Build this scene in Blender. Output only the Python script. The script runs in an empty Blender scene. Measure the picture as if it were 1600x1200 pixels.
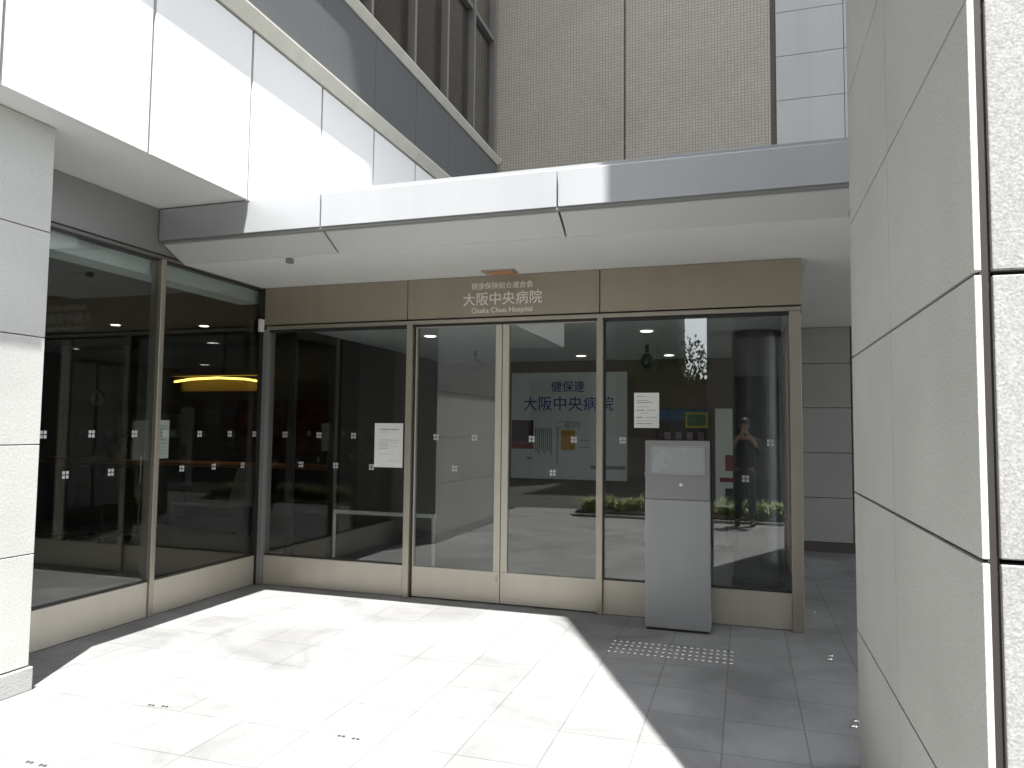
import bpy, bmesh, math, random
from mathutils import Vector, Matrix
R = math.radians
scene = bpy.context.scene
COL = scene.collection
random.seed(4)

# ------------------------------------------------------------------ camera
cam_d = bpy.data.cameras.new("camera"); cam = bpy.data.objects.new("camera", cam_d); COL.objects.link(cam)
scene.camera = cam
YAW, PITCH, ROLL, FPX = R(17.668), R(3.568), R(0.6145), 1140.8
fwd = Vector((-math.sin(YAW)*math.cos(PITCH), math.cos(YAW)*math.cos(PITCH), math.sin(PITCH)))
rgt = Vector((math.cos(YAW), math.sin(YAW), 0)); upv = rgt.cross(fwd)
r2 = math.cos(ROLL)*rgt + math.sin(ROLL)*upv; u2 = -math.sin(ROLL)*rgt + math.cos(ROLL)*upv
cam.matrix_world = Matrix(((r2.x, u2.x, -fwd.x, 0), (r2.y, u2.y, -fwd.y, 0), (r2.z, u2.z, -fwd.z, 1.55), (0, 0, 0, 1)))
cam_d.sensor_width = 36; cam_d.lens = 36*FPX/1600; cam_d.clip_start = 0.02; cam_d.clip_end = 500

# ------------------------------------------------------------------ world, sun, exposure
SUN_M, SUN_EL = 0.47, R(66.6)
w = bpy.data.worlds.new("World"); scene.world = w; w.use_nodes = True
nt = w.node_tree; bg = nt.nodes["Background"]
sky = nt.nodes.new("ShaderNodeTexSky"); sky.sky_type = 'NISHITA'; sky.sun_disc = False
sky.sun_elevation = SUN_EL; sky.sun_rotation = math.atan2(SUN_M, -1)
hz = nt.nodes.new("ShaderNodeHueSaturation"); hz.inputs["Saturation"].default_value = .28   # hazy summer sky
nt.links.new(sky.outputs[0], hz.inputs["Color"]); nt.links.new(hz.outputs[0], bg.inputs[0]); bg.inputs[1].default_value = 0.15
sd = bpy.data.lights.new("sun", 'SUN'); sd.energy = 3.4; sd.angle = R(0.5); sd.color = (1, .985, .95)
so = bpy.data.objects.new("sun", sd); COL.objects.link(so)
hs = Vector((SUN_M, -1, 0)).normalized()*math.cos(SUN_EL) + Vector((0, 0, math.sin(SUN_EL)))
so.rotation_euler = hs.to_track_quat('Z', 'Y').to_euler(); so.location = (3, -8, 20)
vs = scene.view_settings
vs.view_transform = 'Standard'; vs.look = 'None'; vs.gamma = 1; vs.use_curve_mapping = False; vs.exposure = 2.15
cy = scene.cycles
cy.max_bounces = 10; cy.diffuse_bounces = 5; cy.glossy_bounces = 5; cy.transparent_max_bounces = 16
cy.use_denoising = True; cy.sample_clamp_indirect = 6; cy.caustics_reflective = False; cy.caustics_refractive = False

# ------------------------------------------------------------------ helpers
class MB:
    def __init__(s): s.v = []; s.f = []
    def box(s, x0, x1, y0, y1, z0, z1):
        n = len(s.v)
        s.v += [(x0,y0,z0),(x1,y0,z0),(x1,y1,z0),(x0,y1,z0),(x0,y0,z1),(x1,y0,z1),(x1,y1,z1),(x0,y1,z1)]
        s.f += [tuple(n+i for i in q) for q in ((3,2,1,0),(4,5,6,7),(0,1,5,4),(1,2,6,5),(2,3,7,6),(3,0,4,7))]
        return s
    def prism(s, pts, axis, a, b):
        # closed outline extruded along an axis (0: pts are y,z  1: x,z  2: x,y)
        n = len(s.v); k = len(pts)
        for t in (a, b):
            for p in pts:
                s.v.append([(t, p[0], p[1]), (p[0], t, p[1]), (p[0], p[1], t)][axis])
        s.f.append(tuple(n+i for i in range(k))); s.f.append(tuple(n+k+i for i in reversed(range(k))))
        for i in range(k):
            j = (i+1) % k
            s.f.append((n+i, n+k+i, n+k+j, n+j))
        return s
    def tube(s, p, q, r0, r1=None, n=12, cap=True):
        r1 = r0 if r1 is None else r1
        p = Vector(p); q = Vector(q); d = (q-p).normalized()
        a = d.orthogonal().normalized(); b = d.cross(a); k = len(s.v)
        for c, r in ((p, r0), (q, r1)):
            for i in range(n):
                t = 2*math.pi*i/n; s.v.append(tuple(c + a*math.cos(t)*r + b*math.sin(t)*r))
        for i in range(n):
            j = (i+1) % n; s.f.append((k+i, k+j, k+n+j, k+n+i))
        if cap: s.f.append(tuple(k+i for i in reversed(range(n)))); s.f.append(tuple(k+n+i for i in range(n)))
        return s
    def dome(s, c, r, h, n=10, m=4, down=False):
        k = len(s.v); sg = -1 if down else 1
        for j in range(m):
            t = j/m*math.pi/2
            for i in range(n):
                a = 2*math.pi*i/n; s.v.append((c[0]+r*math.cos(t)*math.cos(a), c[1]+r*math.cos(t)*math.sin(a), c[2]+sg*h*math.sin(t)))
        s.v.append((c[0], c[1], c[2]+sg*h)); top = len(s.v)-1
        for j in range(m-1):
            for i in range(n):
                q = (i+1) % n; s.f.append((k+j*n+i, k+j*n+q, k+(j+1)*n+q, k+(j+1)*n+i))
        for i in range(n): s.f.append((k+(m-1)*n+i, k+(m-1)*n+(i+1) % n, top))
        s.f.append(tuple(k+i for i in reversed(range(n))))
        return s
    def ball(s, c, rx, ry, rz, n=14, m=9):
        k = len(s.v)
        for j in range(1, m):
            t = math.pi*j/m
            for i in range(n):
                a = 2*math.pi*i/n; s.v.append((c[0]+rx*math.sin(t)*math.cos(a), c[1]+ry*math.sin(t)*math.sin(a), c[2]+rz*math.cos(t)))
        s.v.append((c[0], c[1], c[2]+rz)); s.v.append((c[0], c[1], c[2]-rz)); T = len(s.v)-2; B = T+1
        for j in range(m-2):
            for i in range(n):
                q = (i+1) % n; s.f.append((k+j*n+i, k+(j+1)*n+i, k+(j+1)*n+q, k+j*n+q))
        for i in range(n):
            q = (i+1) % n; s.f.append((k+i, k+q, T)); s.f.append((k+(m-2)*n+q, k+(m-2)*n+i, B))
        return s
    def build(s, name, mat, parent=None, bevel=0, smooth=False, seg=2):
        org = Vector((0, 0, 0)); p = parent
        while p is not None: org += p.location; p = p.parent
        me = bpy.data.meshes.new(name)
        me.from_pydata([tuple(Vector(v)-org) for v in s.v], [], s.f)
        bm = bmesh.new(); bm.from_mesh(me); bmesh.ops.recalc_face_normals(bm, faces=bm.faces); bm.to_mesh(me); bm.free()
        if smooth:
            for pl in me.polygons: pl.use_smooth = True
        me.materials.append(mat)
        o = bpy.data.objects.new(name, me); COL.objects.link(o); o.parent = parent
        if bevel:
            b = o.modifiers.new("edge", 'BEVEL'); b.width = bevel; b.segments = seg; b.limit_method = 'ANGLE'
        return o

def tag(o, label=None, cat=None, group=None, kind=None):
    if label: o['label'] = label
    if cat: o['category'] = cat
    if group: o['group'] = group
    if kind: o['kind'] = kind
    return o
def thing(name, label, cat, loc=(0,0,0), group=None):
    o = bpy.data.objects.new(name, None); COL.objects.link(o); o.location = loc; o.empty_display_size = .1
    return tag(o, label, cat, group, 'thing')
def single(name, label, cat, mb, mat, loc=(0,0,0), group=None, **k):
    h = bpy.data.objects.new("tmp", None); h.location = loc
    o = mb.build(name, mat, h, **k); o.parent = None; o.location = loc; bpy.data.objects.remove(h)
    return tag(o, label, cat, group)

def text_mesh(name, body, mat, parent, x0, x1, zc, y, depth=.004, flatten=None, bold=0.0, height=None):
    c = bpy.data.curves.new("txt", 'FONT'); c.body = body; c.extrude = .5; c.offset = bold
    t = bpy.data.objects.new("txt", c); COL.objects.link(t)
    dg = bpy.context.evaluated_depsgraph_get(); me = bpy.data.meshes.new_from_object(t.evaluated_get(dg))
    bpy.data.objects.remove(t)
    xs = [v.co.x for v in me.vertices]; ys = [v.co.y for v in me.vertices]
    a, b, lo, hi = min(xs), max(xs), min(ys), max(ys)
    k = (x1-x0)/(b-a); kz = k if height is None else height/(hi-lo)
    org = Vector((0, 0, 0)); p = parent
    while p is not None: org += p.location; p = p.parent
    for v in me.vertices:
        q = v.co
        v.co = Vector((x0+(q.x-a)*k, y-depth*(q.z+.5), zc+(q.y-(lo+hi)/2)*kz)) - org
    me.materials.clear(); me.materials.append(mat)
    o = bpy.data.objects.new(name, me); COL.objects.link(o); o.parent = parent
    return o

# ------------------------------------------------------------------ materials
def mat(name, col, rough=.5, metal=0, noise=.06, nscale=6, bump=0, bscale=80, spec=.5, emit=None, speck=0, sscale=200, detail=4, streak=0):
    m = bpy.data.materials.new(name); m.use_nodes = True; t = m.node_tree; N = t.nodes; L = t.links
    p = N["Principled BSDF"]; p.inputs["Roughness"].default_value = rough; p.inputs["Metallic"].default_value = metal
    p.inputs["Specular IOR Level"].default_value = spec
    tc = N.new("ShaderNodeTexCoord")
    n1 = N.new("ShaderNodeTexNoise"); n1.inputs["Scale"].default_value = nscale; n1.inputs["Detail"].default_value = detail
    L.new(tc.outputs["Object"], n1.inputs["Vector"])
    mp = N.new("ShaderNodeMapRange"); mp.inputs[1].default_value = .25; mp.inputs[2].default_value = .75
    mp.inputs[3].default_value = 1-noise; mp.inputs[4].default_value = 1+noise
    L.new(n1.outputs[0], mp.inputs[0])
    fac = mp.outputs[0]
    if speck:
        n2 = N.new("ShaderNodeTexNoise"); n2.inputs["Scale"].default_value = sscale; n2.inputs["Detail"].default_value = 2
        L.new(tc.outputs["Object"], n2.inputs["Vector"])
        m2 = N.new("ShaderNodeMapRange"); m2.inputs[1].default_value = .3; m2.inputs[2].default_value = .7
        m2.inputs[3].default_value = 1-speck; m2.inputs[4].default_value = 1+speck
        L.new(n2.outputs[0], m2.inputs[0])
        mu = N.new("ShaderNodeMath"); mu.operation = 'MULTIPLY'; L.new(fac, mu.inputs[0]); L.new(m2.outputs[0], mu.inputs[1]); fac = mu.outputs[0]
    if streak:
        ma = N.new("ShaderNodeMapping"); ma.inputs["Scale"].default_value = (7, 7, .35); L.new(tc.outputs["Object"], ma.inputs[0])
        n3 = N.new("ShaderNodeTexNoise"); n3.inputs["Scale"].default_value = 1; n3.inputs["Detail"].default_value = 5; L.new(ma.outputs[0], n3.inputs["Vector"])
        m3 = N.new("ShaderNodeMapRange"); m3.inputs[1].default_value = .3; m3.inputs[2].default_value = .6; m3.inputs[3].default_value = 1-streak; m3.inputs[4].default_value = 1
        L.new(n3.outputs[0], m3.inputs[0])
        mu = N.new("ShaderNodeMath"); mu.operation = 'MULTIPLY'; L.new(fac, mu.inputs[0]); L.new(m3.outputs[0], mu.inputs[1]); fac = mu.outputs[0]
    hsv = N.new("ShaderNodeHueSaturation"); hsv.inputs["Color"].default_value = (*col, 1); L.new(fac, hsv.inputs["Value"])
    L.new(hsv.outputs[0], p.inputs["Base Color"])
    if bump:
        n4 = N.new("ShaderNodeTexNoise"); n4.inputs["Scale"].default_value = bscale; n4.inputs["Detail"].default_value = 3
        L.new(tc.outputs["Object"], n4.inputs["Vector"])
        b = N.new("ShaderNodeBump"); b.inputs["Strength"].default_value = bump; b.inputs["Distance"].default_value = .01
        L.new(n4.outputs[0], b.inputs["Height"]); L.new(b.outputs[0], p.inputs["Normal"])
    # roughness wear
    m5 = N.new("ShaderNodeMapRange"); m5.inputs[3].default_value = max(.02, rough-.08); m5.inputs[4].default_value = min(1, rough+.1)
    L.new(n1.outputs[0], m5.inputs[0]); L.new(m5.outputs[0], p.inputs["Roughness"])
    if emit:
        p.inputs["Emission Color"].default_value = (*emit[0], 1); p.inputs["Emission Strength"].default_value = emit[1]
    return m

def glass_mat(name, tint, f0, refl=.95):
    m = bpy.data.materials.new(name); m.use_nodes = True; t = m.node_tree; N = t.nodes; L = t.links
    N.remove(N["Principled BSDF"]); out = N["Material Output"]
    tr = N.new("ShaderNodeBsdfTransparent"); tr.inputs[0].default_value = (*tint, 1)
    gl = N.new("ShaderNodeBsdfGlossy"); gl.inputs["Roughness"].default_value = 0; gl.inputs[0].default_value = (refl, refl, refl, 1)
    ge = N.new("ShaderNodeNewGeometry"); dt = N.new("ShaderNodeVectorMath"); dt.operation = 'DOT_PRODUCT'
    L.new(ge.outputs["Normal"], dt.inputs[0]); L.new(ge.outputs["Incoming"], dt.inputs[1])
    ab = N.new("ShaderNodeMath"); ab.operation = 'ABSOLUTE'; L.new(dt.outputs["Value"], ab.inputs[0])
    om = N.new("ShaderNodeMath"); om.operation = 'SUBTRACT'; om.inputs[0].default_value = 1; L.new(ab.outputs[0], om.inputs[1])
    pw_ = N.new("ShaderNodeMath"); pw_.operation = 'POWER'; pw_.inputs[1].default_value = 5; L.new(om.outputs[0], pw_.inputs[0])
    fr = N.new("ShaderNodeMath"); fr.operation = 'MULTIPLY_ADD'; fr.inputs[1].default_value = 1-f0; fr.inputs[2].default_value = f0; L.new(pw_.outputs[0], fr.inputs[0])
    tc = N.new("ShaderNodeTexCoord"); no = N.new("ShaderNodeTexNoise"); no.inputs["Scale"].default_value = 1.1; no.inputs["Detail"].default_value = 0
    L.new(tc.outputs["Object"], no.inputs["Vector"])
    bu = N.new("ShaderNodeBump"); bu.inputs["Strength"].default_value = .03; bu.inputs["Distance"].default_value = .02
    L.new(no.outputs[0], bu.inputs["Height"]); L.new(bu.outputs[0], gl.inputs["Normal"])
    mx = N.new("ShaderNodeMixShader"); L.new(fr.outputs[0], mx.inputs[0]); L.new(tr.outputs[0], mx.inputs[1]); L.new(gl.outputs[0], mx.inputs[2])
    L.new(mx.outputs[0], out.inputs[0])
    return m

def grid_mat(name, c1, c2, cm, bw, rh, mort, off, rough, stain=.25, coord='XY', bump=.3, spec=.5, nscale=1.2, speck=.1):
    m = bpy.data.materials.new(name); m.use_nodes = True; t = m.node_tree; N = t.nodes; L = t.links
    p = N["Principled BSDF"]; p.inputs["Specular IOR Level"].default_value = spec
    tc = N.new("ShaderNodeTexCoord"); ma = N.new("ShaderNodeMapping"); ma.vector_type = 'POINT'
    L.new(tc.outputs["Object"], ma.inputs[0])
    if coord == 'XZ': ma.inputs["Rotation"].default_value = (R(-90), 0, 0)
    ma.inputs["Location"].default_value = off
    br = N.new("ShaderNodeTexBrick"); br.offset = 0; br.squash = 1
    br.inputs["Scale"].default_value = 1; br.inputs["Brick Width"].default_value = bw; br.inputs["Row Height"].default_value = rh
    br.inputs["Mortar Size"].default_value = mort; br.inputs["Mortar Smooth"].default_value = .2; br.inputs["Bias"].default_value = 0
    br.inputs["Color1"].default_value = (*c1, 1); br.inputs["Color2"].default_value = (*c2, 1); br.inputs["Mortar"].default_value = (*cm, 1)
    L.new(ma.outputs[0], br.inputs["Vector"])
    n1 = N.new("ShaderNodeTexNoise"); n1.inputs["Scale"].default_value = nscale; n1.inputs["Detail"].default_value = 9; n1.inputs["Roughness"].default_value = .62; n1.inputs["Distortion"].default_value = .8
    L.new(tc.outputs["Object"], n1.inputs["Vector"])
    m1 = N.new("ShaderNodeMapRange"); m1.inputs[1].default_value = .32; m1.inputs[2].default_value = .62; m1.inputs[3].default_value = 1-stain; m1.inputs[4].default_value = 1.06
    L.new(n1.outputs[0], m1.inputs[0])
    n2 = N.new("ShaderNodeTexNoise"); n2.inputs["Scale"].default_value = 140; n2.inputs["Detail"].default_value = 2
    L.new(tc.outputs["Object"], n2.inputs["Vector"])
    m2 = N.new("ShaderNodeMapRange"); m2.inputs[1].default_value = .3; m2.inputs[2].default_value = .7; m2.inputs[3].default_value = 1-speck; m2.inputs[4].default_value = 1+speck
    L.new(n2.outputs[0], m2.inputs[0])
    mu = N.new("ShaderNodeMath"); mu.operation = 'MULTIPLY'; L.new(m1.outputs[0], mu.inputs[0]); L.new(m2.outputs[0], mu.inputs[1])
    hsv = N.new("ShaderNodeHueSaturation"); L.new(br.outputs["Color"], hsv.inputs["Color"]); L.new(mu.outputs[0], hsv.inputs["Value"])
    L.new(hsv.outputs[0], p.inputs["Base Color"])
    m3 = N.new("ShaderNodeMapRange"); m3.inputs[3].default_value = rough-.12; m3.inputs[4].default_value = min(1, rough+.12)
    L.new(n1.outputs[0], m3.inputs[0]); L.new(m3.outputs[0], p.inputs["Roughness"])
    if bump:
        iv = N.new("ShaderNodeMath"); iv.operation = 'MULTIPLY_ADD'; iv.inputs[1].default_value = -1; L.new(br.outputs["Fac"], iv.inputs[0])
        sc = N.new("ShaderNodeMath"); sc.operation = 'MULTIPLY'; sc.inputs[1].default_value = .15; L.new(n2.outputs[0], sc.inputs[0]); L.new(sc.outputs[0], iv.inputs[2])
        b = N.new("ShaderNodeBump"); b.inputs["Strength"].default_value = bump; b.inputs["Distance"].default_value = .004
        L.new(iv.outputs[0], b.inputs["Height"]); L.new(b.outputs[0], p.inputs["Normal"])
    return m

M_pave = grid_mat("paving_stone", (.262,.263,.261), (.232,.233,.231), (.165,.165,.162), .4033, .43, .0045, (-.285+40.33, -4.63+43, 0), .72, stain=.38, speck=.2)
M_tile = grid_mat("mosaic_tile", (.41,.38,.318), (.365,.34,.285), (.20,.185,.155), .0465, .0465, .004, (100, 100, 0), .45, stain=.08, coord='XZ', bump=.3, nscale=.5)
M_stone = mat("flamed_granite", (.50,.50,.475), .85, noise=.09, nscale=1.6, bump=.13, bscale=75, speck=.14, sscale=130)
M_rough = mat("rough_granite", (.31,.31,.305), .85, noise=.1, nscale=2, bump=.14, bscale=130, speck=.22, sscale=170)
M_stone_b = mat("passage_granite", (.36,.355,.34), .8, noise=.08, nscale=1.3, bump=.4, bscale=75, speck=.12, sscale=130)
M_plinth = mat("plinth_granite", (.36,.36,.35), .7, noise=.1, nscale=4, bump=.3, speck=.15)
M_joint = mat("joint_sealant", (.085,.075,.07), .8)
M_white = mat("white_metal_panel", (.72,.72,.705), .42, noise=.012, nscale=1.2)
M_cap = mat("cream_coping", (.52,.505,.44), .5, noise=.04, streak=.08)
M_band = mat("dark_grey_panel", (.092,.096,.099), .42, noise=.03, nscale=1.4, spec=.3)
M_canopy = mat("silver_canopy_metal", (.53,.545,.565), .4, metal=.5, noise=.02, nscale=.7, streak=.03)
M_chamfer = mat("pale_canopy_metal", (.60,.605,.595), .5, metal=.1, noise=.03, nscale=1.2)
M_soffit = mat("painted_soffit", (.74,.74,.725), .75, noise=.035, nscale=1.4, bump=.05, bscale=15)
M_greymetal = mat("grey_metal_band", (.27,.27,.262), .45, metal=.2, noise=.03)
M_bronze = mat("bronze_aluminium", (.41,.375,.31), .36, metal=.55, noise=.04, nscale=3, streak=.06)
M_bronze_d = mat("bronze_sign_panel", (.375,.325,.25), .42, metal=.3, noise=.04, nscale=2, streak=.05)
M_bronze_l = mat("bronze_base_panel", (.54,.50,.425), .4, metal=.25, noise=.04, nscale=2.5, streak=.05)
M_mull = mat("window_mullion", (.17,.163,.152), .45, metal=.2)
M_darkframe = mat("dark_gasket", (.028,.027,.026), .5)
M_letter = mat("pale_metal_lettering", (.88,.86,.80), .45, metal=0)
M_steel = mat("kiosk_steel", (.34,.35,.355), .42, metal=.35, noise=.03, nscale=3, streak=.05)
M_steel_d = mat("kiosk_steel_head", (.27,.273,.273), .45, metal=.35, noise=.03)
M_screen = mat("frosted_screen", (.36,.385,.385), .25, noise=.03)
M_chrome = mat("polished_steel", (.8,.8,.8), .12, metal=1)
M_stud = mat("stud_steel", (.78,.78,.76), .22, metal=.9)
M_paper = mat("paper", (.82,.82,.8), .8, noise=.02)
M_ink = mat("grey_print", (.33,.33,.34), .8)
M_sticker = mat("frosted_sticker", (.48,.48,.47), .6)
M_black = mat("black_plastic", (.018,.018,.02), .4)
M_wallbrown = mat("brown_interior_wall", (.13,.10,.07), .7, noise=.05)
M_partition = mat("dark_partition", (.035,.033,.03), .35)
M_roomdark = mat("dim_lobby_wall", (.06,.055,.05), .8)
M_lobbyceil = mat("lobby_ceiling", (.62,.63,.63), .8)
M_lobbyfloor = mat("lobby_floor", (.36,.36,.355), .35, noise=.1)
M_board = mat("notice_board_white", (.8,.83,.84), .6)
M_navy = mat("navy_lettering", (.04,.055,.30), .5)
M_posterdark = mat("dark_poster", (.07,.035,.05), .5, noise=.5, nscale=14)
M_orange = mat("orange_poster", (.62,.33,.05), .5, noise=.3, nscale=20)
M_red = mat("red_print", (.27,.03,.03), .5)
M_blue = mat("blue_poster", (.02,.09,.2), .4, noise=.2, nscale=6)
M_green = mat("green_print", (.1,.2,.09), .5, noise=.4, nscale=20)
M_yellow = mat("yellow_plastic", (.7,.55,.05), .4)
M_wood = mat("counter_wood", (.75,.36,.13), .35, noise=.2, nscale=8)
M_leaf = mat("strap_leaf", (.22,.28,.065), .45, noise=.6, nscale=9)
M_leafd = mat("tree_leaf", (.05,.10,.025), .5, noise=.6, nscale=2)
M_bark = mat("bark", (.09,.065,.045), .9, bump=.5, bscale=20)
M_soil = mat("soil", (.05,.04,.03), .95, bump=.5, bscale=40)
M_lamp = mat("downlight_lamp", (.9,.9,.85), .5, emit=((1, .95, .85), 1.3))
M_cove = mat("amber_cove_lamp", (.9,.6,.1), .5, emit=((1, .66, .12), 1.1))
M_amber = mat("amber_lens", (.55,.26,.10), .4)
M_opp = mat("far_facade", (.12,.11,.095), .7, noise=.08, nscale=.5)
M_skin = mat("skin", (.42,.26,.18), .55)
M_hair = mat("hair", (.012,.011,.01), .5)
M_shirt = mat("dark_jacket", (.02,.022,.03), .85, bump=.3, bscale=40)
M_trouser = mat("grey_trousers", (.06,.065,.07), .85, bump=.3, bscale=40)
M_shoe = mat("shoe_leather", (.02,.015,.012), .4)
M_windark = mat("brown_room_behind_glass", (.026,.02,.018), .8, noise=.3, nscale=.6)
M_gl_front = glass_mat("entrance_glass", (.88,.90,.885), .07)
M_gl_side = glass_mat("side_glass", (.84,.87,.85), .07)
M_gl_win = glass_mat("window_glass", (.85,.82,.80), .03)

# ------------------------------------------------------------------ setting
M_road = mat("asphalt", (.05,.05,.05), .9, noise=.15, nscale=2, bump=.3, speck=.3)
tag(MB().box(-70, 70, -12.9, -1.75, .002, .006).build("road", M_road), kind='structure')
pave = tag(MB().box(-70, 70, -70, 70, -.3, 0).build("pavement", M_pave), kind='structure')
tag(MB().box(-12, .38, 6.34, 10.38, .004, .012).box(-12, -4.72, .9, 6.34, .004, .012).build("lobby_floor", M_lobbyfloor), kind='structure')

Yf, Xg = 6.25, -4.65
# ------------------------------------------------------------------ white upper wing (overhang, spandrel, windows)
wing = thing("building_wing", "white panelled upper wing overhanging the left glass wall, with dark band and window strip", "building", (-8, 5, 3.36))
MB().box(-12.5, -3.79, -3, 10.895, 3.39, 4.86).box(-12.5, -3.79, -3, 10.895, 4.86, 5.88).build("wall", M_darkframe, wing)
MB().box(-12.5, -4.3, -3, 10.895, 5.881, 16).build("upper_mass", M_windark, wing)
MB().box(-12.5, -3.792, -3, 10.895, 3.362, 3.389).build("soffit", M_soffit, wing)
yj = [-3, -2.3, -1.28, -.27, .745, 1.757, 2.769, 3.783, 4.80, 5.815, 6.82, 7.845, 8.86, 9.87, 10.85]
for a, b in zip(yj, yj[1:]):
    MB().box(-3.788, -3.75, a+.0125, b-.0125, 3.352, 4.735).build("fascia_panel", M_white, wing, bevel=.003)
    MB().box(-3.788, -3.752, a+.003, b-.003, 4.872, 5.765).build("spandrel_panel", M_band, wing, bevel=.002)
MB().prism([(-3.79, 4.757), (-3.74, 4.757), (-3.655, 4.845), (-3.655, 4.862), (-3.79, 4.868)], 1, -3, 10.895).build("coping", M_cap, wing)
MB().prism([(-3.79, 5.79), (-3.745, 5.79), (-3.685, 5.86), (-3.685, 5.875), (-3.95, 5.90), (-3.95, 5.86), (-3.79, 5.86)], 1, -3, 10.895).build("window_sill", M_cap, wing)
my = [.7, 1.71, 2.72, 3.73, 4.74, 5.755, 6.765, 7.837, 8.846, 9.855, 10.80]
for a, b in zip(my, my[1:]):
    MB().box(-3.88, -3.868, a+.03, b-.03, 5.94, 7.79).build("pane", M_gl_win, wing)
    MB().box(-3.88, -3.868, a+.03, b-.03, 7.88, 11.9).build("pane", M_gl_win, wing)
for a in my:
    MB().box(-3.92, -3.77, a-.028, a+.028, 5.905, 12).build("mullion", M_mull, wing, bevel=.003)
MB().box(-3.92, -3.80, .73, 10.77, 7.80, 7.87).build("transom", M_mull, wing, bevel=.003)

# ------------------------------------------------------------------ tiled wall and pale panel wall above the canopy roof
tw = thing("tiled_wall", "beige mosaic tiled wall with one dark vertical joint, rising above the canopy", "wall", (-1.7, 11, 3.36))
MB().box(-5.5, -1.717, 10.9, 11.5, 3.36, 14).build("tile_field", M_tile, tw)
MB().box(-1.693, .40, 10.9, 11.5, 3.36, 14).build("tile_field", M_tile, tw)
MB().box(-1.717, -1.693, 10.94, 11.5, 3.36, 14).build("joint", M_joint, tw)
pw = thing("panel_wall", "pale grey smooth panel wall to the right of the tiled wall, above the canopy", "wall", (1.4, 11, 3.36))
MB().box(.40, .475, 10.985, 11.5, 3.36, 14).build("dark_reveal", mat("brown_reveal", (.2,.175,.14), .6), pw)
MB().box(.475, 3.2, 10.95, 11.5, 3.36, 14).build("backing", M_joint, pw)
zz = [4.35+.655*i for i in range(15)]
M_pale = mat("pale_smooth_panel", (.43,.428,.42), .45, noise=.03, nscale=.8, streak=.05)
for a, b in zip(zz, zz[1:]):
    MB().box(.48, 1.375, 10.91, 10.949, a+.004, b-.004).box(1.383, 3.2, 10.91, 10.949, a+.004, b-.004).build("wall_panel", M_pale, pw, bevel=.002)

# ------------------------------------------------------------------ canopy
cp = thing("entrance_canopy", "long silver metal canopy with sloping underside over the glass entrance", "canopy", (-1, 6, 2.945))
MB().box(-4.66, 5.0, 4.87, 11.4, 3.12, 3.34).box(-3.78, 5.0, 4.98, 5.03, 3.34, 3.435).build("roof_slab", M_canopy, cp)
MB().box(-4.645, 5.0, 5.10, Yf-.055, 2.947, 3.10).box(.50, 5.0, Yf-.055, 10.84, 2.947, 3.13).box(-4.6, .5, Yf-.055, 10.84, 2.95, 3.13).build("soffit", M_soffit, cp)
xj = [-4.645, -3.10, -1.222, .66, 2.54, 4.42, 5.0]
for a, b in zip(xj, xj[1:]):
    MB().box(a+.006, b-.006, 4.82, 4.862, 3.092, 3.352).build("fascia_panel", M_canopy, cp, bevel=.003)
    MB().prism([(4.875, 3.095), (4.885, 3.066), (5.096, 2.952), (5.11, 2.962), (4.905, 3.10)], 0, a+.008, b-.008).build("sloping_panel", M_chamfer, cp)
MB().box(-4.645, 5.0, 4.832, 4.874, 3.070, 3.0905).build("lip", M_greymetal, cp)

single("soffit_sensor", "tiny dark square sensor on the canopy soffit, left of the sign", "sensor",
       MB().box(-3.605, -3.555, 5.11, 5.16, 2.905, 2.9465).box(-3.593, -3.567, 5.10, 5.11, 2.912, 2.935), M_greymetal, (-3.58, 5.13, 2.93), bevel=.004)
sl = thing("soffit_light", "small amber light fitting recessed in the soffit above the sign", "light fitting", (-2.05, 6.0, 2.945))
MB().box(-2.20, -1.90, 5.97, 6.12, 2.935, 2.9465).build("trim", M_bronze, sl, bevel=.003)
MB().box(-2.14, -1.915, 5.985, 6.105, 2.925, 2.9345).build("lens", M_amber, sl, bevel=.003)

# ------------------------------------------------------------------ entrance glazing (front)
fr = thing("glass_entrance", "bronze framed glass entrance front with sliding double doors under a sign panel", "glass front", (-2, 6.25, 0))
for a, b in ((-4.60, -3.016), (-3.016, -1.185), (-1.185, .449)):
    MB().box(a+.004, b-.004, 6.20, 6.30, 2.572, 2.946).build("sign_panel", M_bronze_d, fr, bevel=.002)
MB().box(-4.6, .44, 6.215, 6.30, 2.50, 2.565).build("backing", M_darkframe, fr)
MB().box(-4.56, .434, 6.185, 6.26, 2.523, 2.556).build("transom", M_bronze, fr, bevel=.004)
text_mesh("lettering", "健康保険組合連合会", M_letter, fr, -2.373, -1.787, 2.853, 6.20, .006)
text_mesh("lettering", "大阪中央病院", M_letter, fr, -2.452, -1.703, 2.735, 6.20, .008)
text_mesh("lettering", "Osaka Chuo Hospital", M_letter, fr, -2.369, -1.791, 2.622, 6.20, .006)
def post(name, x0, x1, m=M_bronze, y0=6.19, y1=6.32, z0=0, z1=2.523):
    return MB().box(x0, x1, y0, y1, z0, z1).build(name, m, fr, bevel=.004)
post("corner_post", -4.60, -4.545, M_greymetal)
MB().box(-4.66, -4.601, 6.195, 6.30, 0, 2.94).build("corner_filler", M_darkframe, fr)
post("mullion", -3.016, -2.955)
post("mullion", -1.206, -1.156)
post("end_post", .347, .434)
MB().box(-2.954, -2.937, 6.23, 6.31, .0, 2.522).build("gasket", M_darkframe, fr)
MB().box(-1.1555, -1.148, 6.24, 6.31, .3, 2.522).build("gasket", M_darkframe, fr)
for a, b in ((-4.544, -3.017), (-1.155, .346)):
    MB().box(a, b, 6.225, 6.30, .004, .285).build("base_panel", M_bronze_l, fr, bevel=.003)
    MB().box(a, b, 6.235, 6.30, .287, .297).build("glass_bead", M_darkframe, fr)
STK = {}
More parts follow.
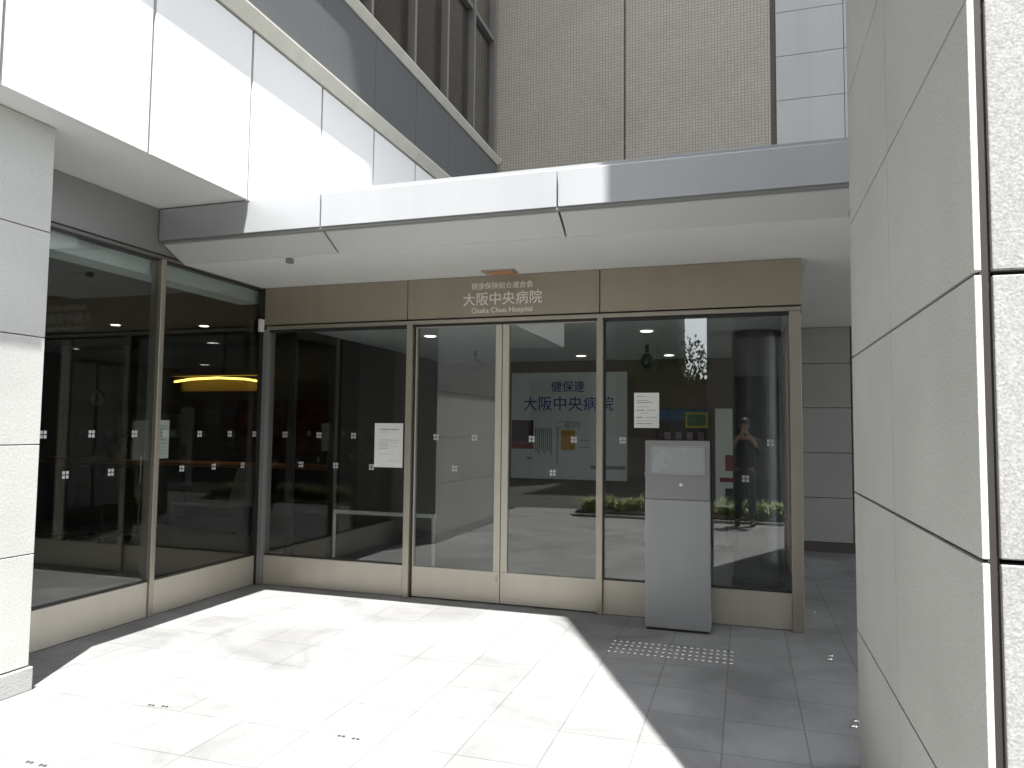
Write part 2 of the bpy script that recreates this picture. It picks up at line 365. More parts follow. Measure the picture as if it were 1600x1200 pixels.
def sticker(parent, c, axis):
    mb = MB(); s, g = .023, .0035
    for i in (-1, 1):
        for j in (-1, 1):
            a0, a1 = sorted((c[0]+i*g, c[0]+i*(g+s))); b0, b1 = sorted((c[1]+j*g, c[1]+j*(g+s)))
            if axis == 'Y': mb.box(a0, a1, 6.2425, 6.244, b0, b1)
            else: mb.box(Xg+.0065, Xg+.008, a0, a1, b0, b1)
    mb.build("safety_sticker", M_sticker, parent)
pl = MB().box(-4.545, -3.016, 6.245, 6.257, .29, 2.524).build("pane", M_gl_front, fr)
for c in ((-4.348,1.476),(-3.962,1.475),(-3.581,1.474),(-4.155,1.185),(-3.769,1.185),(-3.381,1.18)): sticker(pl, c, 'Y')
pr = MB().box(-1.148, .347, 6.245, 6.257, .29, 2.524).build("pane", M_gl_front, fr)
for c in ((-.992,1.468),(.199,1.465),(.005,1.172)): sticker(pr, c, 'Y')
def door(x0, x1, st):
    # sliding leaf: stiles, rails and glass in one door part
    d = MB().box(x0, x1, 6.23, 6.275, .012, .285).box(x0, x0+st[0], 6.23, 6.275, .286, 2.522).box(x1-st[1], x1, 6.23, 6.275, .286, 2.522)\
        .box(x0+st[0], x1-st[1], 6.23, 6.275, 2.495, 2.522).build("sliding_door", M_bronze_l, fr, bevel=.003)
    g = MB().box(x0+st[0], x1-st[1], 6.247, 6.258, .286, 2.494).build("pane", M_gl_front, d)
    return d
d1 = door(-2.936, -2.083, (.012, .061)); d2 = door(-2.077, -1.207, (.062, .012))
for c in ((-2.719,1.472),(-2.34,1.472),(-2.53,1.188)): sticker(d1, c, 'Y')
for c in ((-1.8,1.468),(-1.417,1.467),(-1.605,1.174)): sticker(d2, c, 'Y')
MB().box(-2.12, -2.105, 6.222, 6.2295, .2, .245).build("door_lock", M_bronze, d1, bevel=.002)
sw = MB()
for y in (6.34, 7.6, 8.9, 10.3): sw.box(.385, .425, y, y+.07, 0, 2.945)
sw.box(.385, .425, 6.41, 10.3, .0, .29).box(.385, .425, 6.41, 10.3, 2.50, 2.945)
sw.build("return_frame", M_bronze_d, fr, bevel=.003)
MB().box(.40, .408, 6.41, 10.3, .291, 2.499).build("return_pane", M_gl_front, fr)

# ------------------------------------------------------------------ left glass wall
sg = thing("side_glass_wall", "tall bronze framed glass wall on the left side of the forecourt", "glass wall", (-4.65, 4.8, 0))
for a, b in ((1.9, 4.838), (4.893, 6.19)):
    MB().box(-4.70, -4.625, a, b, .004, .283).build("base_panel", M_bronze_l, sg, bevel=.003)
    MB().box(-4.70, -4.632, a, b, .285, .297).build("glass_bead", M_darkframe, sg)
    MB().box(-4.70, -4.635, a, b, 2.925, 2.94).build("glass_bead", M_darkframe, sg)
    p = MB().box(-4.656, -4.644, a, b, .29, 2.93).build("pane", M_gl_side, sg)
    for c in ((3.858,1.48),(4.254,1.484),(4.657,1.483),(4.982,1.482),(5.391,1.481),(5.792,1.48),(6.155,1.479),(4.049,1.191),(4.444,1.189),(5.188,1.183),(5.589,1.181),(5.993,1.176)):
        if a < c[0] < b: sticker(p, c, 'X')
MB().box(-4.72, -4.608, 4.84, 4.891, 0, 2.938).build("mullion", M_bronze, sg, bevel=.004)
MB().box(-4.72, -4.622, 1.9, 6.2, 2.941, 2.966).build("transom", M_mull, sg, bevel=.003)
MB().box(-4.72, -4.648, 1.9, 5.12, 2.985, 3.36).build("header_panel", M_greymetal, sg, bevel=.003)
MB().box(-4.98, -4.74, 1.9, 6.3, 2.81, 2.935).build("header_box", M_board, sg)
MB().box(-4.72, -4.66, 1.9, 6.19, 2.967, 2.984).build("shadow_gap", M_joint, sg)
single("door_sensor", "small white box sensor near the top of the glass corner", "sensor",
       MB().box(-4.62, -4.585, 6.13, 6.185, 2.50, 2.625).box(-4.612, -4.593, 6.124, 6.13, 2.515, 2.55), M_paper, (-4.6, 6.16, 2.56), bevel=.005)

# ------------------------------------------------------------------ stone piers
lp = thing("stone_pier", "pale granite clad pier carrying the white overhang at the left edge", "pier", (-4.5, 2, 0))
MB().box(-5.2, -4.036, .80, 3.27, 0, 3.361).build("core", M_joint, lp)
MB().box(-5.2, -3.985, .765, 3.325, 0, .136).build("plinth", M_plinth, lp, bevel=.006)
zl = [.142, .79, 1.43, 2.07, 2.71, 3.36]
mb = MB()
for a, b in zip(zl, zl[1:]):
    for y0, y1 in ((.78, 2.03), (2.036, 3.305)):
        mb.box(-4.035, -4.0, y0, y1, a+.003, b-.003)
    mb.box(-5.2, -4.04, 3.271, 3.305, a+.003, b-.003).box(-5.2, -4.04, .78, .799, a+.003, b-.003)
mb.build("cladding", M_stone, lp, bevel=.003)

rp = thing("stone_tower", "tall granite clad tower base at the right edge with a dark corner groove", "tower", (.5, 2.5, 0))
MB().box(.516, 7, 1.945, 3.82, 0, 30).build("core", M_joint, rp)
MB().box(.5155, .5375, 1.898, 1.9445, 0, 30).build("corner_joint", mat("brown_sealant", (.034,.029,.028), .7), rp)
zr = [0.0] + [.622+.647*i for i in range(0, 22)]
mb = MB(); mf = MB()
for a, b in zip(zr, zr[1:]):
    mb.box(.50, .515, 1.88, 2.8745, a+.005, b-.005).box(.50, .515, 2.8825, 3.855, a+.005, b-.005)
    for x0, x1 in ((.538, 1.5), (1.508, 2.45), (2.458, 3.4), (3.408, 4.35), (4.358, 7)):
        mf.box(x0, x1, 1.885, 1.944, a+.006, b-.006)
mb.box(.50, .515, 1.88, 3.855, zr[-1], 30)
mf.box(.538, 7, 1.885, 1.944, zr[-1], 30)
mb.build("side_cladding", M_stone, rp, bevel=.002)
mf.build("front_cladding", M_rough, rp, bevel=.003)
MB().box(.516, 7, 3.821, 3.855, 0, 30).build("rear_cladding", M_stone, rp)
MB().prism([(1.87, 26), (-1.9, 26.5), (-2.05, 27.5), (-2.6, 28.7), (-3.4, 30.1), (-3.4, 34), (5, 34), (5, 30.01), (1.87, 30.01)], 0, .5, 4).build("upper_mass", M_stone, rp)  # unseen mass added and shaped to cast the shadow edge on the wing
# passage wall
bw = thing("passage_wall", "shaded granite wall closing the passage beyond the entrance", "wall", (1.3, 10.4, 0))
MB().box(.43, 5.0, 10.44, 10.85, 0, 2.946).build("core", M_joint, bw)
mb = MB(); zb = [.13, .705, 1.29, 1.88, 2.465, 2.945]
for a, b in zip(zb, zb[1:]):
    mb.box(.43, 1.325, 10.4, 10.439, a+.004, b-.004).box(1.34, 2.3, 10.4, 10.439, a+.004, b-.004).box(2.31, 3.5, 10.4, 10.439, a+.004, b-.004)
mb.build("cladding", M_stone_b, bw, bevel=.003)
MB().box(.43, 3.5, 10.40, 10.439, 0, .125).build("plinth", M_joint, bw)
# ------------------------------------------------------------------ kiosk and ground fittings
kx0, kx1, ky = -.757, -.262, 5.88
ki = thing("intercom_kiosk", "grey steel intercom pillar standing before the glass right of the doors", "kiosk", (-.51, 5.95, 0))
MB().box(kx0+.012, kx1-.012, ky+.012, ky+.19, 0, .02).build("base_plate", M_darkframe, ki)
MB().box(kx0, kx1, ky, ky+.2, .02, 1.012).build("body", M_steel, ki, bevel=.004)
MB().box(kx0+.002, kx1-.002, ky+.002, ky+.2, 1.015, 1.474).build("head", M_steel_d, ki, bevel=.004)
f = MB().box(-.716, -.29, ky-.006, ky+.0015, 1.208, 1.222).box(-.716, -.29, ky-.006, ky+.0015, 1.425, 1.438)\
    .box(-.716, -.703, ky-.006, ky+.0015, 1.2225, 1.4245).box(-.303, -.29, ky-.006, ky+.0015, 1.2225, 1.4245).build("screen_frame", M_steel, ki, bevel=.002)
MB().box(-.7025, -.3035, ky-.003, ky+.0015, 1.223, 1.424).build("screen", M_screen, ki)
MB().tube((-.478, ky-.006, 1.132), (-.478, ky+.0015, 1.132),   .013, n=16).build("key_lock", M_paper, ki)
MB().box(kx0-.006, kx0+.0005, ky+.03, ky+.08, 1.19, 1.225).build("side_catch", M_steel, ki, bevel=.002)

ts = thing("tactile_strip", "strip of small steel tactile studs set in the paving before the kiosk", "tactile paving", (-.51, 5.35, 0))
proto = None
for i in range(19):
    for j in range(4):
        x = -.925+i*.0458; y = 5.215+j*.088
        if proto is None:
            proto = MB().dome((x, y, 0), .0145, .008, n=12, m=4).build("stud", M_stud, ts, smooth=True); px0, py0 = x, y
        else:
            o = proto.copy(); o.parent = ts; o.location = (x-px0, y-py0, 0); COL.objects.link(o)
def studs(name, x, y, label, ang=0, n=2, big=1.0):
    t = thing(name, label, "floor stud", (x, y, 0), "pairs of steel floor sockets in the paving")
    for s in range(n):
        dx = (s-(n-1)/2)*.085*math.cos(ang); dy = (s-(n-1)/2)*.085*math.sin(ang)
        mb = MB()
        for q in ((-1, 1) if big == 1 else (0,)):
            mb.dome((x+dx+q*.012, y+dy, 0), .009*big*(1.25 if big > 1 else 1), .0055*big*(1.3 if big > 1 else 1), n=16, m=4)
        mb.build("stud", M_stud if big > 1 else M_darkframe, t, smooth=True)
studs("floor_stud", -3.11, 3.365, "pair of dark sockets in sunlit paving near the left pier", .1)
studs("floor_stud", -1.905, 3.343, "pair of dark sockets in the middle of the sunlit paving", -.07)
studs("floor_stud", -3.10, 2.625, "pair of dark sockets at the bottom left corner of the paving", -.05)
studs("floor_stud", .56, 6.915, "single dull stud in the shaded passage paving beside the entrance end post", 0, 1, 1.3)
studs("floor_stud", .548, 5.58, "shiny steel studs in shaded paving between kiosk and tower", 1.4, 2, 1.8)
studs("floor_stud", .548, 4.375, "shiny steel studs in shaded paving at the foot of the tower's far edge", 1.3, 2, 1.8)

# ------------------------------------------------------------------ paper notices
def notice(name, label, x0, x1, z0, z1, lines, y=6.238):
    t = thing(name, label, "notice", ((x0+x1)/2, y, z0))
    MB().box(x0, x1, y, y+.001, z0, z1).build("sheet", M_paper, t)
    mb = MB(); h = z1-z0; wd = x1-x0
    for fz, a, b, th in lines:
        mb.box(x0+wd*a, x0+wd*b, y-.0012, y-.0004, z0+h*fz-th/2, z0+h*fz+th/2)
    mb.build("print", M_ink, t)
ln1 = [(.86,.2,.85,.009),(.8,.2,.5,.003),(.62,.15,.85,.003),(.57,.15,.5,.003),(.52,.15,.5,.004),(.47,.15,.5,.004),(.42,.15,.52,.004),(.57,.55,.85,.002),(.47,.55,.85,.002),(.15,.5,.85,.003),(.3,.15,.7,.002)]
notice("paper_notice", "large white paper notice taped inside the glass left of the sliding doors", -3.352, -3.055, 1.182, 1.597, ln1)
ln2 = [(.9,.1,.5,.004),(.78,.1,.6,.004),(.72,.1,.75,.006),(.6,.15,.6,.003),(.5,.1,.4,.008),(.5,.5,.85,.005),(.42,.25,.6,.004),(.3,.1,.35,.009),(.3,.45,.9,.005),(.12,.1,.7,.006),(.2,.1,.8,.003)]
notice("paper_notice", "smaller white paper notice on the glass directly above the kiosk", -.894, -.684, 1.576, 1.873, ln2)
t = thing("paper_notice", "dim paper notice seen through the left glass wall beside its mullion", "notice", (-4.70, 5.0, 1.275))
MB().box(-4.683, -4.682, 4.905, 5.068, 1.275, 1.598).build("sheet", M_paper, t)
mb = MB()
for k in range(9): mb.box(-4.6815, -4.681, 4.92, 5.05-.01*(k % 3), 1.31+k*.03, 1.314+k*.03)
mb.build("print", M_ink, t)

# ------------------------------------------------------------------ lobby behind the glass
lb = thing("lobby_room", "dim hospital lobby room behind the glass with brown rear wall", "room", (-4, 9, 0))
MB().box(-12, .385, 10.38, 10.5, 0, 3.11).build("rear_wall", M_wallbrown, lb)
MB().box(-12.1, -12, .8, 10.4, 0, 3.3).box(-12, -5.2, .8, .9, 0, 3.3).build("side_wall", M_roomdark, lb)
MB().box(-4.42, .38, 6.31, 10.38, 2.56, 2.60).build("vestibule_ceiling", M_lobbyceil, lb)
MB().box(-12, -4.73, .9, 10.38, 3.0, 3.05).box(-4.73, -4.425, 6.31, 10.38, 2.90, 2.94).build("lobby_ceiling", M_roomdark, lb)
MB().box(-4.40, -4.35, 7.3, 10.0, .02, 2.555).box(-4.41, -4.33, 7.13, 7.2, .02, 2.555).box(-4.41, -4.33, 6.36, 6.40, .02, 2.555).box(-4.41, -4.34, 6.40, 7.13, 2.46, 2.555).build("partition", M_partition, lb)
MB().box(-12, -4.7, 10.30, 10.375, 2.0, 2.9).build("bulkhead", mat("olive_bulkhead", (.17,.155,.10), .8), lb)
def downlight(x, y, z, label):
    t = thing("downlight", label, "downlight", (x, y, z), "downlights in the lobby ceilings")
    MB().tube((x, y, z-.012), (x, y, z), .085, n=20).build("trim", M_paper, t)
    MB().tube((x, y, z-.016), (x, y, z-.0125), .06, n=20).build("lamp", M_lamp, t)
downlight(-3.23, 7.21, 2.56, "lit downlight seen through the left sliding door")
downlight(-2.087, 9.6, 2.56, "lit downlight above the notice board")
downlight(-.927, 7.33, 2.56, "lit downlight nearest above the kiosk")
downlight(-.94, 9.75, 2.56, "lit downlight deep inside, right of the notice board")
downlight(-8.6, 8.2, 3.0, "dim lit downlight inside the left lobby, first from the pier")
downlight(-7.4, 8.6, 3.0, "dim lit downlight inside the left lobby, just above the amber glow")
def domecam(x, y, label):
    t = thing("ceiling_camera", label, "camera", (x, y, 2.56))
    MB().tube((x, y, 2.47), (x, y, 2.56), .022, n=12).build("stem", M_black, t)
    MB().ball((x, y, 2.37), .075, .075, .095).build("housing", M_black, t, smooth=True)
domecam(-3.30, 8.8, "black hanging ceiling camera seen through the left sliding door")
domecam(-1.08, 8.6, "black hanging ceiling camera seen above the kiosk's paper notice")
nb = thing("notice_board", "big white hospital board with navy lettering and posters on the rear wall", "notice board", (-2.45, 10.34, .84))
MB().box(-3.30, -1.585, 10.34, 10.378, .84, 2.39).build("board", M_board, nb, bevel=.004)
text_mesh("lettering", "健保連", M_navy, nb, -2.69, -2.19, 2.18, 10.338, .004)
text_mesh("lettering", "大阪中央病院", M_navy, nb, -3.11, -1.775, 1.935, 10.338, .004)
text_mesh("lettering", "ご案内", M_ink, nb, -2.61, -2.262, 1.63, 10.338, .003)
MB().box(-3.285, -2.955, 10.334, 10.338, 1.36, 1.69).build("poster", M_posterdark, nb)
MB().box(-3.285, -2.955, 10.334, 10.338, 1.27, 1.355).build("poster", M_red, nb)
MB().box(-2.535, -2.33, 10.334, 10.338, 1.26, 1.55).build("poster", M_orange, nb)
mb = MB()
for k in range(9): mb.box(-2.93+.03*k, -2.915+.03*k, 10.335, 10.338, 1.25-.03*(k % 3), 1.58)
mb.box(-2.60, -2.585, 10.335, 10.338, 1.05, 1.58).box(-2.10, -1.60, 10.335, 10.338, 1.0, 1.05).box(-3.05, -2.98, 10.335, 10.338, 1.12, 1.15)
mb.box(-2.28, -2.1, 10.335, 10.338, 1.30, 1.31).box(-2.28, -2.12, 10.335, 10.338, 1.40, 1.41).build("print", M_ink, nb)
MB().box(-2.45, -1.585, 10.332, 10.338, 1.685, 1.697).box(-1.597, -1.583, 10.332, 10.338, .84, 1.684).build("inner_frame", M_paper, nb)
wp = thing("wall_poster", "dark blue wall poster with a framed green insert, half hidden by the kiosk", "poster", (-.8, 10.35, 1.2))
MB().box(-1.13, -.44, 10.35, 10.378, 1.1, 1.86).build("board", M_black, wp)
MB().box(-1.12, -.45, 10.343, 10.349, 1.70, 1.85).build("header", M_blue, wp)
MB().box(-.775, -.48, 10.336, 10.342, 1.60, 1.81).build("insert_frame", M_yellow, wp)
MB().box(-.75, -.505, 10.330, 10.335, 1.625, 1.785).build("insert", M_green, wp)
mb = MB()
for k in range(4): mb.box(-1.06+k*.15, -.98+k*.15, 10.340, 10.349, 1.44, 1.54)
mb.build("thumbnail", mat("mauve_print", (.3,.2,.26), .5), wp)
wb = thing("standing_banner", "white upright banner with a red mark standing right of the kiosk", "banner", (-.24, 10.2, 0))
MB().box(-.375, -.11, 10.20, 10.22, .55, 1.86).build("panel", M_paper, wb)
MB().box(-.245, -.13, 10.195, 10.1995, 1.03, 1.24).box(-.32, -.12, 10.195, 10.1995, .88, .94).build("red_mark", M_red, wb)
MB().box(-.25, -.13, 10.195, 10.1995, .58, .80).build("dark_mark", M_black, wb)
MB().box(-.26, -.22, 10.19, 10.23, .03, .55).box(-.38, -.10, 10.08, 10.34, .012, .03).build("stand", M_black, wb)
rc = thing("round_column", "round metal clad column inside the glass at the right end", "column", (.12, 7.75, 0))
MB().tube((.12, 7.75, .1), (.12, 7.75, 2.558), .235, n=48).build("shaft", mat("satin_column", (.12,.123,.125), .4, metal=.7), rc, smooth=False)
MB().tube((.12, 7.75, .013), (.12, 7.75, .099), .25, n=48).build("base_ring", M_black, rc)
for pl_ in rc.children[0].data.polygons: pl_.use_smooth = len(pl_.vertices) == 4
hr = thing("handrail", "pale tubular handrail inside the glass left of the doors", "handrail", (-3.8, 6.9, 0))
MB().tube((-4.17, 6.9, .66), (-3.0, 6.9, .66), .021).build("rail", M_paper, hr, smooth=False)
for x in (-4.165, -3.02): MB().tube((x, 6.9, .012), (x, 6.9, .64), .019).build("post", M_paper, hr)
ct = thing("reception_counter", "dark reception counter with wooden top inside the left glass", "counter", (-8.5, 9.2, 0))
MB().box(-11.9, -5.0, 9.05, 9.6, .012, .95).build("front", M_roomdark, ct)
MB().box(-11.9, -4.95, 8.95, 9.65, .951, 1.0).build("top", M_wood, ct, bevel=.006)
cv = thing("cove_light", "amber glowing cove light above the reception counter", "light", (-7.5, 9.2, 2.2))
MB().prism([(-8.4, 2.245), (-8.1, 2.285), (-7.6, 2.30), (-7.1, 2.275), (-6.75, 2.22), (-6.76, 2.195), (-7.1, 2.245), (-7.6, 2.27), (-8.1, 2.255), (-8.4, 2.22)], 1, 9.15, 9.2).build("lamp", M_cove, cv)
MB().box(-8.4, -6.8, 9.31, 9.36, 2.09, 2.28).box(-8.5, -6.7, 9.1, 9.36, 2.315, 2.34).build("canopy_board", mat("ochre_board", (.20,.15,.06), .7), cv)
MB().box(-7.55, -7.53, 9.2, 9.22, 2.34, 2.99).build("hanger", M_black, cv)
ck = thing("wall_clock", "round pale wall clock in the dark behind the left glass beside the pier", "clock", (-11.1, 10.28, 2.0))
MB().tube((-11.1, 10.25, 2.02), (-11.1, 10.295, 2.02), .17, n=32).build("rim", M_black, ck)
MB().tube((-11.1, 10.243, 2.02), (-11.1, 10.2495, 2.02), .145, n=32).build("face", M_paper, ck)
MB().box(-11.105, -11.095, 10.238, 10.2425, 2.02, 2.13).box(-11.1, -11.03, 10.238, 10.2425, 2.015, 2.025).build("hands", M_black, ck)
wt = thing("trolley", "black box trolley with a chrome base bar behind the left glass", "trolley", (-8.1, 7.6, 0))
MB().box(-8.6, -7.85, 7.4, 7.95, .17, 1.0).build("box", M_black, wt, bevel=.02)
MB().tube((-8.62, 7.37, .12), (-7.82, 7.37, .12), .022).tube((-7.82, 7.37, .12), (-7.82, 7.97, .12), .022).tube((-7.82, 7.97, .12), (-7.82, 7.97, 1.15), .016).build("frame", M_chrome, wt)
for x, y in ((-8.55, 7.45), (-7.92, 7.45), (-8.55, 7.9), (-7.92, 7.9)): MB().tube((x-.02, y, .062), (x+.02, y, .062), .05, n=18).build("wheel", M_black, wt)
MB().box(-7.835, -7.80, 7.90, 7.96, .58, .78).ball((-7.80, 7.93, .54), .03, .03, .045).build("tag", M_yellow, wt)
tb = thing("wall_board", "pale notice panel on the wall behind the left glass", "notice board", (-8.6, 10.3, 1.4))
MB().box(-10.6, -9.3, 10.25, 10.295, 1.35, 1.75).build("board", mat("grey_board", (.3,.32,.28), .6), tb)
rb = thing("red_wall_panel", "dark red patterned panel on the wall under the amber light", "panel", (-7.2, 10.2, 1.1))
MB().box(-8.1, -6.2, 10.26, 10.295, 1.1, 2.0).build("panel", mat("dull_red", (.16,.035,.02), .6, noise=.6, nscale=5), rb)
tp = thing("leaning_panel", "pale tapered panel standing before the counter inside the left glass", "panel", (-6.6, 8.6, 0))
MB().prism([(-7.05, .42), (-6.65, .42), (-6.65, .96), (-6.9, .96)], 1, 8.8, 8.83).build("panel", M_paper, tp)
MB().box(-6.72, -6.68, 8.831, 8.86, .012, .9).build("prop", M_black, tp)

def blades(mb, cx, cy, cz, n, h, spread, wd):
    for _ in range(n):
        a = random.uniform(0, 2*math.pi); L_ = h*random.uniform(.65, 1.15); out = spread*random.uniform(.3, 1.1)
        dx, dy = math.cos(a), math.sin(a); px, py = -dy*wd/2, dx*wd/2; prev = None; k0 = len(mb.v)
        for s in range(4):
            t = s/3; x = cx+dx*out*t*t; y = cy+dy*out*t*t; z = cz+L_*(t-.35*t*t*t); ww = 1-.85*t
            mb.v += [(x+px*ww, y+py*ww, z), (x-px*ww, y-py*ww, z)]
        for s in range(3): mb.f.append((k0+2*s, k0+2*s+1, k0+2*s+3, k0+2*s+2))
ip = thing("potted_plant", "leafy green potted plant on the counter behind the left glass", "plant", (-9.6, 9.3, 1.0))
MB().tube((-9.6, 9.3, 1.0), (-9.6, 9.3, 1.14), .10, .13, n=20).build("pot", M_plinth, ip)
mb = MB(); blades(mb, -9.6, 9.3, 1.12, 120, .42, .45, .05); mb.build("foliage", M_leafd, ip)

# ------------------------------------------------------------------ street side behind the camera (seen in the glass)
hb = thing("planter_bed", "low planted bed of strap leaved plants behind the photographer", "planter", (-1.2, -.9, 0))
MB().box(-2.95, 1.8, -1.45, -.62, .0, .09).build("soil", M_soil, hb)
MB().box(-3.0, 1.85, -.615, -.53, 0, .05).box(-3.0, 1.85, -1.54, -1.455, 0, .11).build("kerb", M_rough, hb, bevel=.008)
mb = MB()
for _ in range(210): blades(mb, random.uniform(-2.9, 1.75), random.uniform(-1.4, -.68), .08, 8, random.uniform(.2, .42), .34, .045)
o = mb.build("foliage", M_leaf, hb); tag(o, kind='stuff')
def building(name, label, x0, x1, y0, y1, h, m):
    t = thing(name, label, "building", ((x0+x1)/2, (y0+y1)/2, 0))
    MB().box(x0, x1, y0, y1-.3, 0, h).build("core", M_windark, t)
    mb = MB(); z = 0
    while z < h:
        mb.box(x0, x1, y1-.3, y1, z, z+1.3); z += 3.4
    x = x0
    while x < x1: mb.box(x, x+.9, y1-.29, y1+.05, 0, h); x += 3.2
    mb.build("wall", m, t)
building("office_building", "tall brown office block across the street, left of the gap", -34, -2.9, -26, -13, 23, M_opp)
building("office_building", "tall brown office block across the street, right of the gap", -1.2, 30, -26, -13, 21, M_opp)
lk = thing("link_building", "low brown link between the two office blocks across the street", "building", (-2.3, -20, 0))
MB().box(-2.89, -1.21, -25, -13.6, 0, 3.1).build("wall", M_opp, lk); MB().box(-2.89, -1.21, -25, -13.5, 3.1, 3.35).build("roof", M_band, lk)
tr = thing("street_tree", "leafy street tree in the gap between the office blocks", "tree", (-2.3, -11, 0))
mb = MB().tube((-2.3, -11, 0), (-2.25, -11, 2.2), .11, .08); 
for a in range(5): mb.tube((-2.25, -11, 1.9+.1*a), (-2.25+.9*math.cos(a*1.3), -11+.9*math.sin(a*1.3), 3.3+.2*a), .045, .015, n=8)
mb.build("trunk", M_bark, tr)
mb = MB()
for _ in range(1600):
    a = random.uniform(0, 6.283); u = random.uniform(-1, 1); r = random.random()**.4
    c = Vector((-2.25+1.3*r*math.cos(a)*math.sqrt(1-u*u), -11+1.3*r*math.sin(a)*math.sqrt(1-u*u), 3.6+1.25*r*u))
    d = Vector((random.gauss(0,1), random.gauss(0,1), random.gauss(0,1))).normalized(); e = d.orthogonal().normalized(); k = len(mb.v)
    mb.v += [tuple(c-d*.08), tuple(c+e*.04), tuple(c+d*.08), tuple(c-e*.04)]; mb.f.append((k, k+1, k+2, k+3))
mb.build("crown", M_leafd, tr)

# ------------------------------------------------------------------ photographer (mirrored in the right hand pane)
def skin_obj(name, pts, edges, m, parent, lv=2, root=0):
    org = Vector((0,0,0)); p = parent
    while p is not None: org += p.location; p = p.parent
    me = bpy.data.meshes.new(name); me.from_pydata([tuple(Vector(q[:3])-org) for q in pts], edges, [])
    o = bpy.data.objects.new(name, me); COL.objects.link(o)
    o.modifiers.new("skin", 'SKIN'); sm = o.modifiers.new("sub", 'SUBSURF'); sm.levels = lv; sm.render_levels = lv
    for v, q in zip(me.skin_vertices[0].data, pts): v.radius = (q[3], q[4] if len(q) > 4 else q[3])
    for i, v in enumerate(me.skin_vertices[0].data): v.use_root = (i == root)
    o.modifiers["skin"].use_smooth_shade = True
    dg = bpy.context.evaluated_depsgraph_get(); m2 = bpy.data.meshes.new_from_object(o.evaluated_get(dg))
    bpy.data.objects.remove(o)
    m2.materials.clear(); m2.materials.append(m); m2.name = name
    for pl_ in m2.polygons: pl_.use_smooth = True
    o = bpy.data.objects.new(name, m2); COL.objects.link(o); o.parent = parent
    return o
PX, PY = 0.0, -.36
ph = thing("person", "person in dark jacket holding a small camera at eye level, mirrored in the glass", "person", (PX, PY, 0))
P = [(0,0,.93,.11,.07),(0,0,1.08,.11,.07),(0,.0,1.25,.13,.08),(0,0,1.40,.13,.09),(0,.015,1.50,.055,.055),(0,.03,1.58,.06,.065),(0,.045,1.66,.078,.095),(0,.04,1.73,.06,.075)]
E_ = [(0,1),(1,2),(2,3),(3,4),(4,5),(5,6),(6,7)]
for s in (-1, 1):
    k = len(P)
    P += [(s*.19,0,1.39,.06),(s*.26,.10,1.16,.048),(s*.17,.22,1.34,.038),(s*.11,.255,1.44,.028),(s*.085,.265,1.49,.026,.018)]
    E_ += [(3,k),(k,k+1),(k+1,k+2),(k+2,k+3),(k+3,k+4)]
    k = len(P)
    P += [(s*.10,0,.86,.06),(s*.105,.02,.48,.045),(s*.11,-.015,.10,.042),(s*.115,.03,.045,.042,.04),(s*.125,.15,.032,.036,.028)]
    E_ += [(0,k),(k,k+1),(k+1,k+2),(k+2,k+3),(k+3,k+4)]
    for i in range(4):    # fingers curl round the camera
        f0 = len(P); bx = s*(.075-.002*i)
        P += [(bx, .272, 1.505-.012*i, .010), (bx-s*.03, .292, 1.525-.014*i, .0085), (bx-s*(.052-.004*abs(i-1)), .288, 1.522-.014*i, .0075)]
        E_ += [(k-1 if False else k-1, f0)] if False else [(8+10*(0 if s < 0 else 1)*0+ (k-1) - 8, f0)] if False else [(k-1, f0)]
        E_ += [(f0, f0+1), (f0+1, f0+2)]
    f0 = len(P)
    P += [(s*.06,.25,1.48,.011),(s*.035,.245,1.497,.009)]; E_ += [(k-1, f0), (f0, f0+1)]
body = skin_obj("body", [(PX+q[0], PY+q[1])+tuple(q[2:]) for q in P], E_, M_skin, ph)
J = [(0,0,.90,.165,.125),(0,0,1.08,.16,.118),(0,0,1.26,.18,.125),(0,0,1.40,.145,.10),(0,.01,1.47,.068,.066)]
JE = [(0,1),(1,2),(2,3),(3,4)]
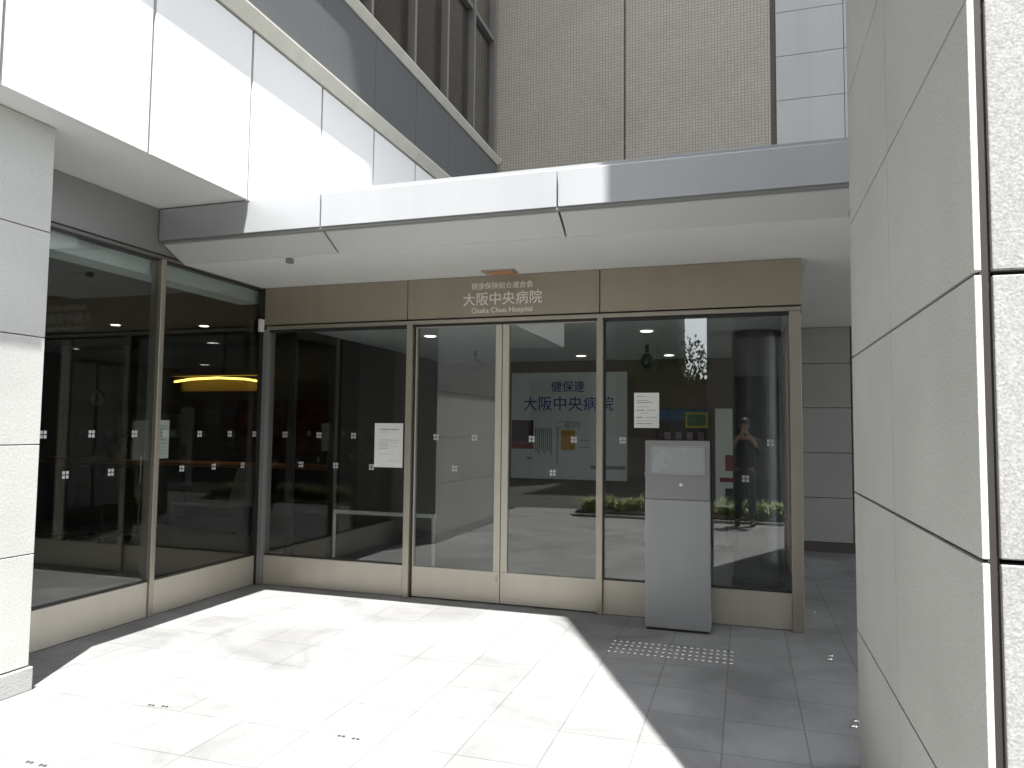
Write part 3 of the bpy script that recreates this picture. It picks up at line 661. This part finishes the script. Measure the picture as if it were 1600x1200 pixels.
for s in (-1, 1):
    k = len(J); J += [(s*.195,0,1.395,.072),(s*.262,.10,1.158,.06),(s*.175,.215,1.33,.048)]; JE += [(3,k),(k,k+1),(k+1,k+2)]
skin_obj("jacket", [(PX+q[0], PY+q[1])+tuple(q[2:]) for q in J], JE, M_shirt, ph)
T = [(0,0,.96,.158,.12),(0,0,.88,.155,.12)]; TE = [(0,1)]
for s in (-1, 1):
    k = len(T); T += [(s*.10,0,.80,.1),(s*.105,.018,.48,.075),(s*.11,-.012,.09,.06)]; TE += [(1,k),(k,k+1),(k+1,k+2)]
skin_obj("trousers", [(PX+q[0], PY+q[1])+tuple(q[2:]) for q in T], TE, M_trouser, ph)
for s in (-1, 1): skin_obj("shoe", [(PX+s*.115, PY-.06, .045, .046, .045), (PX+s*.115, PY+.05, .042, .048, .04), (PX+s*.127, PY+.17, .034, .044, .032)], [(0,1),(1,2)], M_shoe, ph)
MB().ball((PX, PY+.015, 1.70), .092, .105, .092).build("hair", M_hair, ph, smooth=True)
mb = MB().prism([(PX-.012, 1.60), (PX+.012, 1.60), (PX+.006, 1.655), (PX-.006, 1.655)], 1, PY+.10, PY+.148)
mb.build("nose", M_skin, ph, bevel=.004)
MB().ball((PX-.03, PY+.128, 1.652), .011, .006, .006).ball((PX+.03, PY+.128, 1.652), .011, .006, .006).build("eye", M_hair, ph, smooth=True)
MB().ball((PX, PY+.122, 1.575), .022, .006, .005).build("mouth", mat("lips", (.3,.12,.1), .5), ph, smooth=True)
MB().ball((PX-.083, PY+.04, 1.64), .012, .02, .032).ball((PX+.083, PY+.04, 1.64), .012, .02, .032).build("ear", M_skin, ph, smooth=True)
cc = thing("compact_camera", "small silver compact camera held up by the person", "camera", (PX, PY+.28, 1.49))
MB().box(PX-.05, PX+.05, PY+.262, PY+.284, 1.475, 1.533).build("body", M_steel, cc, bevel=.005)
MB().tube((PX+.008, PY+.284, 1.503), (PX+.008, PY+.300, 1.503), .023, n=20).build("lens", M_black, cc)
